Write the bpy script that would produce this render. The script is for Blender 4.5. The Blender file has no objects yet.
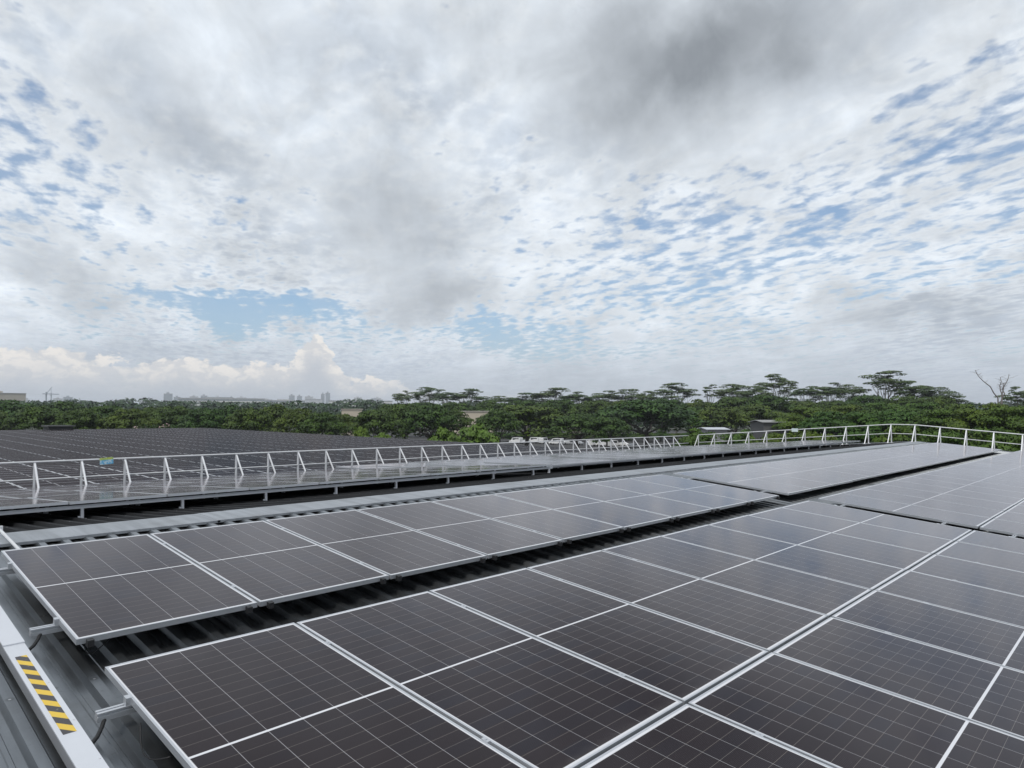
import bpy, bmesh, math, random
from mathutils import Vector, Matrix, noise as mnoise
R = math.radians
random.seed(7)
scene = bpy.context.scene

# ------------------------------------------------------------------ camera, sky, sun, exposure
CAM = Vector((-1.21408, -4.27969, 1.38835))
FWD = Vector((0.72201, 0.69022, 0.04789)); RIGHT = Vector((0.69102, -0.72284, 0.0)); UP = Vector((-0.03461, -0.03309, 0.99885))
FPX = 679.73
cam_data = bpy.data.cameras.new("camera"); cam = bpy.data.objects.new("camera", cam_data)
scene.collection.objects.link(cam); scene.camera = cam
cam.matrix_world = Matrix(((RIGHT.x, UP.x, -FWD.x, CAM.x), (RIGHT.y, UP.y, -FWD.y, CAM.y), (RIGHT.z, UP.z, -FWD.z, CAM.z), (0, 0, 0, 1)))
cam_data.sensor_width = 36; cam_data.lens = FPX / 1024 * 36
cam_data.clip_start = .05; cam_data.clip_end = 30000

SUN_EL, SUN_AZ = 60, 200        # the sun stands high behind the photographer, behind thin cloud
scene.view_settings.view_transform = 'Standard'; scene.view_settings.look = 'None'
scene.view_settings.exposure = 0.0; scene.view_settings.gamma = 1

class NG:
    """small helper for node trees"""
    def __init__(s, tree): s.t = tree; s.n = tree.nodes; s.l = tree.links
    def put(s, sock, v):
        if isinstance(v, bpy.types.NodeSocket): s.l.new(v, sock)
        elif v is not None:
            if sock.type == 'RGBA' and len(v) == 3: v = (*v, 1)
            sock.default_value = v
    def m(s, op, a, b=None, c=None, clamp=False):
        n = s.n.new('ShaderNodeMath'); n.operation = op; n.use_clamp = clamp
        for i, v in enumerate((a, b, c)): s.put(n.inputs[i], v)
        return n.outputs[0]
    def v(s, op, a, b=None, scale=None):
        n = s.n.new('ShaderNodeVectorMath'); n.operation = op
        s.put(n.inputs[0], a)
        if b is not None: s.put(n.inputs[1], b)
        if scale is not None: s.put(n.inputs['Scale'], scale)
        return n.outputs['Value'] if op in ('DOT_PRODUCT', 'LENGTH') else n.outputs[0]
    def sep(s, a):
        n = s.n.new('ShaderNodeSeparateXYZ'); s.put(n.inputs[0], a); return n.outputs
    def comb(s, x, y, z=0.0):
        n = s.n.new('ShaderNodeCombineXYZ')
        for i, q in enumerate((x, y, z)): s.put(n.inputs[i], q)
        return n.outputs[0]
    def noise(s, vec, scale, detail=4, rough=.5, dist=0.0, col=False):
        n = s.n.new('ShaderNodeTexNoise'); s.put(n.inputs['Vector'], vec)
        n.inputs['Scale'].default_value = scale; n.inputs['Detail'].default_value = detail
        n.inputs['Roughness'].default_value = rough; n.inputs['Distortion'].default_value = dist
        return n.outputs['Color' if col else 'Fac']
    def white(s, vec, col=False):
        n = s.n.new('ShaderNodeTexWhiteNoise'); s.put(n.inputs['Vector'], vec); return n.outputs['Color' if col else 'Value']
    def step(s, x, lo, hi, o0=0.0, o1=1.0):
        n = s.n.new('ShaderNodeMapRange'); n.interpolation_type = 'SMOOTHSTEP'
        for i, q in enumerate((x, lo, hi, o0, o1)): s.put(n.inputs[i], q)
        return n.outputs[0]
    def lin(s, x, lo, hi, o0=0.0, o1=1.0):
        n = s.n.new('ShaderNodeMapRange')
        for i, q in enumerate((x, lo, hi, o0, o1)): s.put(n.inputs[i], q)
        return n.outputs[0]
    def mix(s, f, a, b, mode='MIX'):
        n = s.n.new('ShaderNodeMix'); n.data_type = 'RGBA'; n.blend_type = mode
        s.put(n.inputs['Factor'], f); s.put(n.inputs[6], a); s.put(n.inputs[7], b)
        return n.outputs[2]
    def gauss(s, az, el, L):
        tot = None
        for a0, e0, sa, se, amp in L:
            u = s.m('DIVIDE', s.m('SUBTRACT', az, a0), sa * 1.25); w = s.m('DIVIDE', s.m('SUBTRACT', el, e0), se * 1.25)
            q = s.m('MULTIPLY', s.m('EXPONENT', s.m('MULTIPLY', s.m('ADD', s.m('MULTIPLY', u, u), s.m('MULTIPLY', w, w)), -1.0)), amp)
            tot = q if tot is None else s.m('ADD', tot, q)
        return tot

world = bpy.data.worlds.new("World"); scene.world = world; world.use_nodes = True
def build_sky():
    g = NG(world.node_tree); g.n.clear()
    STR = 0.15
    tc = g.n.new('ShaderNodeTexCoord'); d = tc.outputs['Generated']
    d = g.v('NORMALIZE', d)
    sky = g.n.new('ShaderNodeTexSky'); sky.sky_type = 'NISHITA'; sky.sun_disc = False
    sky.sun_elevation = R(SUN_EL); sky.sun_rotation = R(90 - SUN_AZ); sky.air_density = 1.0; sky.dust_density = 1.2; sky.ozone_density = 1.2
    wn = g.noise(d, 7.0, 5, .55, 0, True)
    warp = g.v('SCALE', g.v('SUBTRACT', wn, (.5, .5, .5)), scale=.17)
    dw = g.v('NORMALIZE', g.v('ADD', d, warp))
    def azel(v):
        x, y, z = g.sep(v)
        return g.m('MULTIPLY', g.m('ARCTAN2', y, x), 57.2958), g.m('MULTIPLY', g.m('ARCSINE', z), 57.2958)
    az, el = azel(dw); az0, el0 = azel(d)
    gray = g.gauss(az, el, [(29.5, 26.6, 7.0, 4.0, 1.05), (19.5, 28.6, 4.8, 2.4, 0.5), (37.0, 30.7, 4.2, 2.2, 0.35), (55.7, 17.5, 5.0, 3.6, 0.32), (51.9, 12.5, 4.6, 3.8, 0.42), (49.4, 8.9, 4.0, 1.3, 0.44), (72.9, 22.7, 3.0, 3.9, 0.32), (68.5, 20.0, 4.2, 1.5, 0.34), (63.8, 28.6, 6.8, 2.0, 0.16), (77.0, 9.4, 2.5, 1.0, 0.36), (74.5, 8.1, 2.0, 0.6, 0.42), (79.6, 10.5, 2.0, 1.5, 0.25), (10.4, 7.6, 4.2, 1.0, 0.35), (15.1, 7.0, 3.9, 1.0, 0.25), (75.0, 4.7, 3.7, 0.8, 0.3), (49.1, 30.5, 5.1, 2.6, 0.25),
        (-40, 40, 30, 12, .5), (120, 45, 35, 15, .4), (200, 35, 40, 12, .5), (-110, 30, 35, 12, .4)])
    gap = g.gauss(az, el, [(79.6, 19.8, 3.0, 3.0, 0.5), (77.1, 15.1, 3.6, 4.0, 0.5), (65.0, 8.3, 9.0, 1.0, 1.7), (47.3, 6.8, 6.5, .9, 1.3), (58.8, 12.0, 3.2, 1.1, 0.35), (19.1, 12.7, 13.3, 5.9, 0.5), (9.8, 21.2, 6.5, 3.1, 0.75), (32.9, 13.3, 9.0, 4.8, 0.45), (38.0, 5.6, 5.8, 1.0, 0.4), (81.1, 14.4, 2.2, 3.9, 0.35),
        (-30, 22, 20, 8, .6), (130, 20, 20, 8, .6), (170, 55, 30, 12, .6)])
    # the high cloud deck, laid out on a plane above the place and drawn out along the wind
    x, y, z = g.sep(d)
    zz = g.m('ADD', g.m('MAXIMUM', z, 0.0), .09)
    px = g.m('DIVIDE', x, zz); py = g.m('DIVIDE', y, zz)
    c, s_ = math.cos(R(64.8)), math.sin(R(64.8))
    q1 = g.m('ADD', g.m('MULTIPLY', px, c), g.m('MULTIPLY', py, s_)); q2 = g.m('SUBTRACT', g.m('MULTIPLY', py, c), g.m('MULTIPLY', px, s_))
    q = g.comb(g.m('MULTIPLY', q1, .62), q2, 0.0)
    n1 = g.m('ADD', g.m('MULTIPLY', g.m('SUBTRACT', g.m('ADD', g.m('MULTIPLY', g.noise(q, 12.5, 4, .5, .1), .7), g.m('MULTIPLY', g.noise(g.comb(q1, q2, 9.0), 17.0, 3, .5, .1), .3)), .5), 1.75), .5); n2 = g.noise(q, 1.5, 4, .55, .3); n3 = g.noise(d, 9.0, 7, .6, .5)
    n4 = g.noise(d, 3.2, 5, .55, .6)
    n5 = g.noise(g.comb(g.m('MULTIPLY', q1, .7), q2, 5.0), 3.4, 6, .58, .6)
    n6 = g.noise(d, 13.0, 8, .62, .8)
    billow = g.m('ADD', g.m('MULTIPLY', n3, .5), g.m('MULTIPLY', n6, .5))
    dens = g.m('ADD', g.m('ADD', g.m('MULTIPLY', n1, .66), g.m('MULTIPLY', n2, .34)), g.m('MULTIPLY', g.m('SUBTRACT', billow, .5), .3))
    dens = g.m('ADD', dens, g.step(el0, 17, 24, 0.0, .05))
    dens = g.m('ADD', g.m('ADD', dens, .125), g.m('SUBTRACT', g.m('MULTIPLY', gray, .3), g.m('MULTIPLY', gap, .20)))
    cover = g.step(dens, .35, .60)
    # thin veil towards the horizon
    hz = g.step(el0, 10.0, .5)
    blue = g.mix(g.lin(n3, .3, .7, .18, .42), g.mix(1.0, sky.outputs[0], (.68, .82, .90), 'MULTIPLY'), (4.2, 4.6, 5.1))
    # cloudlets: bright rims, greyer hearts
    bright = g.mix(g.step(dens, .52, .80), (5.65, 6.0, 6.35), g.mix(g.step(n4, .38, .64), (5.4, 5.82, 6.28), (3.95, 4.42, 5.05)))
    bright = g.v('SCALE', bright, scale=g.m('MULTIPLY', g.lin(billow, .36, .64, .82, 1.10), g.lin(n5, .32, .68, .88, 1.10)))
    grayf = g.m('MULTIPLY', gray, g.step(g.m('ADD', billow, g.m('MULTIPLY', gray, .16)), .32, .70, .50, .98), clamp=True)
    deck = g.mix(grayf, bright, g.mix(g.step(n6, .30, .70), (1.75, 1.93, 2.15), (2.2, 2.40, 2.65)))
    col = g.mix(cover, blue, deck)
    veil = g.mix(g.step(el0, 0, 6), (3.0, 3.28, 3.75), (3.05, 3.5, 4.15))
    col = g.mix(g.m('MULTIPLY', hz, .72), col, veil)
    # heaped clouds on the horizon
    top = g.gauss(az0, g.m('MULTIPLY', el0, 0.0), [(59.8, 0, 1.25, 1, 3.6), (62.5, 0, 2.5, 1, 1.3), (67.5, 0, 4.0, 1, 1.5), (55.0, 0, 3.5, 1, 1.2), (77, 0, 7.0, 1, 1.9), (100, 0, 15, 1, 3.0), (-15, 0, 12, 1, 2.4), (150, 0, 20, 1, 3.0), (-80, 0, 30, 1, 3.)])
    hv = g.comb(g.m('MULTIPLY', az0, .05), g.m('MULTIPLY', el0, .075), 1.7)
    hn = g.noise(hv, 12.0, 7, .62, .3); hn2 = g.noise(hv, 3.2, 4, .55)
    hsh = g.noise(g.v('ADD', hv, (.03, -.03, 0)), 12.0, 4, .6, .3)
    prof = g.m('ADD', g.m('SUBTRACT', g.m('ADD', top, 1.9), el0), g.m('ADD', g.m('MULTIPLY', g.m('SUBTRACT', hn, .5), 3.0), g.m('MULTIPLY', g.m('SUBTRACT', hn2, .5), 2.6)))
    heap = g.step(prof, 0.0, .22)
    relief = g.step(g.m('SUBTRACT', hn, hsh), -.08, .10)
    lit = g.m('MULTIPLY', g.step(prof, 3.4, .4), g.m('ADD', g.m('MULTIPLY', relief, .6), .4))
    hcol = g.mix(lit, (3.75, 3.98, 4.35), (6.2, 5.95, 5.65))
    hmask = g.m('MULTIPLY', heap, g.m('MULTIPLY', g.step(el0, .6, 3.4, .1, .92), g.step(g.m('ADD', hn2, g.m('MULTIPLY', top, .05)), .34, .62, .45, 1.0)))
    col = g.mix(g.m('MULTIPLY', hmask, g.step(az0, 36, 50)), col, hcol)
    low = g.step(el0, 0.0, -3.0)
    col = g.mix(low, col, (1.3, 1.35, 1.35))
    bg = g.n.new('ShaderNodeBackground'); g.put(bg.inputs[0], col); bg.inputs[1].default_value = STR
    out = g.n.new('ShaderNodeOutputWorld'); g.l.new(bg.outputs[0], out.inputs[0])
    world.cycles.sampling_method = 'MANUAL'; world.cycles.sample_map_resolution = 512
build_sky()

sun_data = bpy.data.lights.new("sun", 'SUN'); sun = bpy.data.objects.new("sun", sun_data); scene.collection.objects.link(sun)
sun_data.energy = 2.0; sun_data.angle = R(14); sun_data.color = (1, .96, .9)
sd = Vector((math.cos(R(SUN_EL)) * math.cos(R(SUN_AZ)), math.cos(R(SUN_EL)) * math.sin(R(SUN_AZ)), math.sin(R(SUN_EL))))
sun.rotation_euler = sd.to_track_quat('Z', 'Y').to_euler()
scene.cycles.max_bounces = 6; scene.cycles.diffuse_bounces = 3; scene.cycles.glossy_bounces = 3; scene.cycles.transparent_max_bounces = 6
scene.cycles.volume_bounces = 0
scene.cycles.use_denoising = True

# ------------------------------------------------------------------ helpers
col = scene.collection
def tag(o, label=None, cat=None, group=None, kind=None):
    for k, v in (('label', label), ('category', cat), ('group', group), ('kind', kind)):
        if v: o[k] = v
    return o
def empty(name, loc=(0, 0, 0), rot=(0, 0, 0), label=None, cat=None, group=None):
    o = bpy.data.objects.new(name, None); col.objects.link(o); o.location = loc; o.rotation_euler = rot; o.empty_display_size = .2
    return tag(o, label, cat, group)
def link(name, me, parent=None):
    o = bpy.data.objects.new(name, me); col.objects.link(o)
    if parent is not None: o.parent = parent
    return o
def dup(root, loc=None, rot=None, scale=None, label=None, group=None):
    c = root.copy(); col.objects.link(c)
    if loc is not None: c.location = loc
    if rot is not None: c.rotation_euler = rot
    if scale is not None: c.scale = scale
    if label: c['label'] = label
    if group: c['group'] = group
    for ch in list(root.children):
        k = ch.copy(); col.objects.link(k); k.parent = c
        for gch in list(ch.children):
            h = gch.copy(); col.objects.link(h); h.parent = k
    return c
class MB:
    """collects simple shapes and links them as one mesh object"""
    def __init__(s): s.V = []; s.F = []; s.MI = []
    def add(s, V, F, mi=0):
        b = len(s.V); s.V += [tuple(v) for v in V]; s.F += [tuple(i + b for i in f) for f in F]; s.MI += [mi] * len(F); return s
    def box(s, a, b, mi=0, M=None):
        (x0, y0, z0), (x1, y1, z1) = a, b
        V = [Vector(p) for p in ((x0, y0, z0), (x1, y0, z0), (x1, y1, z0), (x0, y1, z0), (x0, y0, z1), (x1, y0, z1), (x1, y1, z1), (x0, y1, z1))]
        if M is not None: V = [M @ v for v in V]
        return s.add(V, [(3, 2, 1, 0), (4, 5, 6, 7), (0, 1, 5, 4), (1, 2, 6, 5), (2, 3, 7, 6), (3, 0, 4, 7)], mi)
    def tube(s, pts, rad, n=8, mi=0, caps=True):
        pts = [Vector(p) for p in pts]; rad = rad if isinstance(rad, (list, tuple)) else [rad] * len(pts)
        V = []; F = []
        u0 = None
        for i, p in enumerate(pts):
            t = (pts[min(i + 1, len(pts) - 1)] - pts[max(i - 1, 0)]).normalized()
            if u0 is None:
                u0 = t.orthogonal().normalized()
            u = (u0 - t * u0.dot(t)).normalized(); u0 = u; w = t.cross(u)
            for k in range(n):
                a = 2 * math.pi * k / n
                V.append(p + (u * math.cos(a) + w * math.sin(a)) * rad[i])
        for i in range(len(pts) - 1):
            for k in range(n):
                a, b = i * n + k, i * n + (k + 1) % n
                F.append((a, b, b + n, a + n))
        if caps:
            F.append(tuple(range(n - 1, -1, -1))); F.append(tuple(range((len(pts) - 1) * n, len(pts) * n)))
        return s.add(V, F, mi)
    def prism(s, prof, x0, x1, mi=0):
        """profile in (y,z), extruded along x"""
        n = len(prof); V = [(x0, y, z) for y, z in prof] + [(x1, y, z) for y, z in prof]
        F = [tuple(range(n)), tuple(range(2 * n - 1, n - 1, -1))] + [(i, i + n, (i + 1) % n + n, (i + 1) % n) for i in range(n)]
        return s.add(V, F, mi)
    def mesh(s, name, mats, smooth=False):
        me = bpy.data.meshes.new(name); me.from_pydata(s.V, [], s.F)
        for m in (mats if isinstance(mats, (list, tuple)) else [mats]): me.materials.append(m)
        me.polygons.foreach_set('material_index', s.MI)
        if smooth: me.polygons.foreach_set('use_smooth', [True] * len(s.F))
        me.update(); return me
    def build(s, name, mats, parent=None, smooth=False): return link(name, s.mesh(name, mats, smooth), parent)

def material(name):
    m = bpy.data.materials.new(name); m.use_nodes = True; g = NG(m.node_tree)
    return m, g, g.n['Principled BSDF']
def simple(name, colr, rough=.5, metal=0.0, var=.15, scale=3.0, bump=0.0, spec=.5, obj_rand=0.0):
    m, g, b = material(name)
    tc = g.n.new('ShaderNodeTexCoord')
    n = g.noise(tc.outputs['Object'], scale, 5, .6)
    c = g.mix(n, tuple(x * (1 - var) for x in colr), tuple(min(1, x * (1 + var)) for x in colr))
    if obj_rand:
        oi = g.n.new('ShaderNodeObjectInfo')
        c = g.mix(1.0, c, g.mix(oi.outputs['Random'], (1 - obj_rand,) * 3, (1 + obj_rand,) * 3), 'MULTIPLY')
    g.put(b.inputs['Base Color'], c); b.inputs['Metallic'].default_value = metal
    g.put(b.inputs['Roughness'], g.lin(n, 0, 1, max(0, rough - .08), min(1, rough + .08)))
    b.inputs['Specular IOR Level'].default_value = spec
    if bump:
        bn = g.n.new('ShaderNodeBump'); bn.inputs['Strength'].default_value = bump; bn.inputs['Distance'].default_value = .01
        g.put(bn.inputs['Height'], n); g.l.new(bn.outputs[0], b.inputs['Normal'])
    return m
ALU = simple('anodised_aluminium', (.54, .56, .59), .36, .6, .12, 6, obj_rand=.06)
ALU_RAIL = simple('rail_aluminium', (.55, .57, .60), .42, .6, .1, 8)
GALV = simple('galvanised_steel', (.62, .63, .66), .45, .35, .12, 6)
WHITE_PAINT = simple('white_painted_tube', (.66, .67, .69), .4, 0.1, .16, 7, obj_rand=.07)
BLACK = simple('black_rubber', (.012, .012, .013), .5, 0, .2, 20)
DARKCLIP = simple('dark_clip', (.02, .02, .022), .5, 0, .2, 30)

def roof_metal(name, base, rough=.42, metal=.35, screws=True, spec=.5):
    m, g, b = material(name)
    tc = g.n.new('ShaderNodeTexCoord'); x, y, z = g.sep(tc.outputs['Object'])
    st = g.noise(g.comb(g.m('MULTIPLY', x, 9.0), g.m('MULTIPLY', y, .6), z), 1.0, 5, .6)
    pt = g.noise(tc.outputs['Object'], 1.3, 5, .6)
    sp = g.noise(tc.outputs['Object'], 40, 2, .5)
    c = g.mix(g.step(st, .3, .7), tuple(v * .8 for v in base), tuple(v * 1.12 for v in base))
    c = g.mix(g.m('MULTIPLY', g.step(pt, .5, .72), .35), c, tuple(v * q for v, q in zip(base, (.62, .60, .56))))
    c = g.mix(g.m('MULTIPLY', g.step(sp, .62, .75), .25), c, tuple(v * .5 for v in base))
    sx = g.m('MULTIPLY', g.m('SUBTRACT', g.m('FRACT', g.m('ADD', g.m('DIVIDE', g.m('SUBTRACT', x, .415), .2), .5)), .5), .2)
    sy = g.m('MULTIPLY', g.m('SUBTRACT', g.m('FRACT', g.m('ADD', g.m('DIVIDE', y, 1.2), .3)), .5), 1.2)
    rr = g.v('LENGTH', g.comb(sx, sy, 0.0))
    if screws: c = g.mix(g.m('MULTIPLY', g.step(rr, .03, .012), .6), c, tuple(v * .45 for v in base)); c = g.mix(g.m('LESS_THAN', rr, .007), c, (.5, .5, .5))
    g.put(b.inputs['Base Color'], c); b.inputs['Metallic'].default_value = metal
    b.inputs['Specular IOR Level'].default_value = spec
    g.put(b.inputs['Roughness'], g.lin(pt, .3, .7, rough - .08, rough + .12))
    return m
ROOF = roof_metal('zinc_roof_sheet', (.24, .255, .27), .34, .95)
CAP = roof_metal('ridge_sheet', (.30, .32, .345), rough=.5, screws=False)
ROOF_SHADE = roof_metal('roof_sheet_painted_shade', (.022, .023, .025), .7, .0, spec=.1)  # sheet beyond the ridge, with the shade under its panels painted into the colour

def glass_mat(name, axis_swap=False, spec=1.0, plain=False):
    """monocrystalline half-cut cells under glass; local metres, long side = y"""
    m, g, b = material(name)
    tc = g.n.new('ShaderNodeTexCoord'); x, y, z = g.sep(tc.outputs['Object'])
    if axis_swap: x, y = y, x
    oi = g.n.new('ShaderNodeObjectInfo')
    p = .1823; hx = 3 * p; q = .0918; m0 = .008
    def near(v, pitch, w):      # 1 on lines at multiples of the pitch
        f = g.m('ABSOLUTE', g.m('SUBTRACT', g.m('FRACT', g.m('ADD', g.m('DIVIDE', v, pitch), .5)), .5))
        return g.step(g.m('MULTIPLY', f, pitch), w * 1.25, w * .75)
    ya = g.m('SUBTRACT', g.m('ABSOLUTE', y), m0)
    colline = near(x, p, .0012)
    rowline = near(ya, q, .0014)
    finger = near(y, .00765, .0011)
    mid = g.m('LESS_THAN', ya, 0.0)
    edge = g.m('MAXIMUM', g.m('GREATER_THAN', g.m('ABSOLUTE', x), hx + .001), g.m('GREATER_THAN', ya, q * 12 + .001))
    ci = g.m('FLOOR', g.m('DIVIDE', x, p)); ri = g.m('FLOOR', g.m('DIVIDE', y, q))
    wn = g.white(g.comb(ci, ri, g.m('MULTIPLY', oi.outputs['Random'], 97.0)), True)
    wr, wg, wb = g.sep(wn)
    base = g.mix(wr, (.0112, .0078, .0108), (.0160, .0112, .0140))
    base = g.mix(g.m('MULTIPLY', g.step(wg, .6, 1.0), .5), base, (.011, .0125, .022))
    base = g.mix(g.m('MULTIPLY', oi.outputs['Random'], .5), base, (.0175, .0130, .0140))
    base = g.mix(g.m('MULTIPLY', finger, .05), base, (.20, .20, .21))
    base = g.mix(g.m('MULTIPLY', rowline, .40), base, (.24, .22, .20))
    base = g.mix(g.m('MULTIPLY', colline, .66), base, (.50, .50, .52))
    base = g.mix(g.m('MAXIMUM', mid, edge), base, (.62, .63, .66))
    if plain: base = g.mix(g.noise(tc.outputs['Object'], .8, 3, .6), (.012, .0098, .0112), (.024, .0195, .0215))
    dust = g.noise(tc.outputs['Object'], 2.2, 6, .62)
    dust2 = g.noise(g.v('ADD', tc.outputs['Object'], g.comb(g.m('MULTIPLY', oi.outputs['Random'], 50.0), 0.0)), 1.1, 4, .6)
    base = g.mix(g.m('MULTIPLY', g.step(dust2, .35, .75), .012), base, (.30, .28, .25))
    low = g.m('MULTIPLY', g.step(g.m('ADD', y, g.m('MULTIPLY', g.noise(tc.outputs['Object'], 9.0, 4, .6), .10)), -1.00, -1.13), .10)
    base = g.mix(low, base, (.33, .31, .28))
    vo = g.n.new('ShaderNodeTexVoronoi'); g.put(vo.inputs['Vector'], g.v('ADD', tc.outputs['Object'], g.comb(g.m('MULTIPLY', oi.outputs['Random'], 31.0), 0.0))); vo.inputs['Scale'].default_value = 1.3
    spot = g.m('MULTIPLY', g.step(g.m('ADD', vo.outputs['Distance'], g.m('MULTIPLY', g.noise(tc.outputs['Object'], 45, 3), .03)), .034, .024), g.m('GREATER_THAN', g.sep(vo.outputs['Color'])[0], .72))
    base = g.mix(g.m('MULTIPLY', spot, .55), base, (.45, .43, .38))
    b_out = g.n['Material Output']; g.n.remove(b)
    df = g.n.new('ShaderNodeBsdfDiffuse'); g.put(df.inputs['Color'], base)
    gl = g.n.new('ShaderNodeBsdfGlossy'); g.put(gl.inputs['Roughness'], g.lin(dust, .3, .7, .07, .13)); gl.inputs['Color'].default_value = (1, .97, .985, 1)
    lw = g.n.new('ShaderNodeLayerWeight'); lw.inputs['Blend'].default_value = .5       # Facing = 1 - cos
    fres = g.m('MULTIPLY', g.m('ADD', g.m('MULTIPLY', g.m('POWER', lw.outputs['Facing'], 5.1), .99), .009), spec)
    mx = g.n.new('ShaderNodeMixShader'); g.put(mx.inputs[0], fres); g.l.new(df.outputs[0], mx.inputs[1]); g.l.new(gl.outputs[0], mx.inputs[2])
    g.l.new(mx.outputs[0], b_out.inputs['Surface'])
    return m
GLASS = glass_mat('solar_cells'); MATT = glass_mat('matt_solar_cells', spec=.13)

ORD = "first second third fourth fifth sixth seventh eighth ninth tenth eleventh twelfth thirteenth fourteenth fifteenth sixteenth seventeenth eighteenth nineteenth twentieth".split()
def ordinal(n):
    if n <= 20: return ORD[n - 1]
    tens = {2: 'twenty', 3: 'thirty', 4: 'forty', 5: 'fifty', 6: 'sixty', 7: 'seventy'}
    t, u = divmod(n, 10)
    return tens[t] + '-' + ORD[u - 1] if u else tens[t][:-1] + 'ieth'

# ------------------------------------------------------------------ ground
SL = R(5.63667); cS, sS = math.cos(SL), math.sin(SL)
def S(x, v, h=0): return Vector((x, v * cS - h * sS, v * sS + h * cS))        # near roof slope: v up the slope, h off the panel plane
NK = .068; NA = math.atan(NK)
def N(x, y, off=0): return Vector((x, y, .20 - NK * (y - 4.1) + off))          # slope beyond the ridge, roof pan height
GZ = -8.5
gm, g, b = material('ground_earth')
tc = g.n.new('ShaderNodeTexCoord'); n1 = g.noise(tc.outputs['Object'], .02, 6, .6); n2 = g.noise(tc.outputs['Object'], .4, 4, .6)
c = g.mix(g.step(n1, .4, .6), (.025, .036, .014), (.045, .048, .028)); c = g.mix(g.m('MULTIPLY', n2, .4), c, (.03, .04, .018))
g.put(b.inputs['Base Color'], c); b.inputs['Roughness'].default_value = .9
mb = MB(); mb.add([(-9000, -9000, GZ), (9000, -9000, GZ), (9000, 9000, GZ), (-9000, 9000, GZ)], [(0, 1, 2, 3)])
tag(mb.build('ground', gm), kind='structure')
asph = simple('asphalt_yard', (.04, .04, .041), .85, 0, .25, .5)
mb = MB(); mb.add([(42, 20, GZ + .02), (420, 20, GZ + .02), (420, 330, GZ + .02), (42, 330, GZ + .02)], [(0, 1, 2, 3)])
tag(mb.build('yard_pavement', asph), kind='structure')

# ------------------------------------------------------------------ near building
XL, XR = -14.0, 34.25
YE_S, YR, YE_N = -9.0, 4.05, 15.75
near_building = empty('factory_building', (10, 4, GZ), label='grey corrugated metal roof with a pale ridge cap, carrying the big solar blocks', cat='building')
near_building.location = (0, 0, 0)
def corrugated(x0, x1, phase, pts_at, pitch=.2):
    """ribbed sheet: pts_at(x, rib) -> list of points down the sheet"""
    prof = []; k = math.ceil((x0 - phase) / pitch); 
    x = phase + k * pitch
    prof.append((x0, 0))
    while x < x1 - .06:
        if x - .05 > x0: prof += [(x - .045, 0), (x - .026, 1), (x + .026, 1), (x + .045, 0), (x + .085, 0), (x + .09, .12), (x + .11, .12), (x + .115, 0)]
        x += pitch
    prof.append((x1, 0))
    V = []; F = []
    rows = [pts_at(px, r) for px, r in prof]; n = len(rows[0])
    for r in rows: V += r
    for i in range(len(rows) - 1):
        for j in range(n - 1): F.append((i * n + j, (i + 1) * n + j, (i + 1) * n + j + 1, i * n + j + 1))
    mb = MB(); mb.add(V, F); return mb
mb = corrugated(XL, XR, .415, lambda x, r: [S(x, (YE_S) / cS, -.185 + .035 * r), S(x, -2 / cS, -.185 + .035 * r), S(x, 3.42 / cS, -.185 + .035 * r), S(x, 3.9 / cS, -.212 + .035 * r)])
mb.build('roof_slope', ROOF, near_building)
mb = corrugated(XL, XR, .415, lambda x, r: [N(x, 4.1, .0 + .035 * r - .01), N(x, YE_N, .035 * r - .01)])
mb.build('roof_slope', ROOF_SHADE, near_building)
# ridge cap in sections with lap joints
for i in range(9):
    x0 = XL + i * 5.37; x1 = x0 + 5.40; dz = .003 * (i % 2)
    pr = [(3.53, S(0, 3.53, -.147).z + dz - .02), (3.53, S(0, 3.53, -.140).z + dz), (3.92, S(0, 3.92, -.160).z + dz), (4.12, N(0, 4.12, .028).z + dz), (4.12, N(0, 4.12, .022).z + dz), (3.92, S(0, 3.92, -.166).z + dz)]
    pr = [pr[0], pr[1], pr[2], pr[3], pr[4], pr[5]]
    MB().prism(pr, x0, min(x1, XR + .05)).build('ridge_cap', CAP, near_building)
WALL = simple('wall_cladding', (.42, .43, .44), .6, 0, .1, .6)
mb = MB()
mb.box((XL + .3, YE_S + .4, GZ), (XR - .3, YE_N - .3, -1.75)); mb.build('wall', WALL, near_building)
# gable flashing and eave gutter
mb = MB()
gp = [S(0, YE_S / cS, -.13), S(0, 3.9, -.13), N(0, 4.1, .06), N(0, YE_N, .06)]
for a, c2 in ((gp[0], gp[1]), (gp[2], gp[3])):
    V = [(XR, a.y, a.z - .45), (XR + .06, a.y, a.z - .45), (XR + .06, a.y, a.z), (XR, a.y, a.z), (XR, c2.y, c2.z - .45), (XR + .06, c2.y, c2.z - .45), (XR + .06, c2.y, c2.z), (XR, c2.y, c2.z)]
    mb.add(V, [(0, 1, 2, 3), (7, 6, 5, 4), (0, 4, 5, 1), (1, 5, 6, 2), (2, 6, 7, 3), (3, 7, 4, 0)])
mb.build('gable_flashing', CAP, near_building)
mb = MB(); z = N(0, YE_N).z; mb.box((XL, YE_N, z - .22), (XR, YE_N + .16, z - .02)); mb.build('gutter', CAP, near_building)

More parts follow.
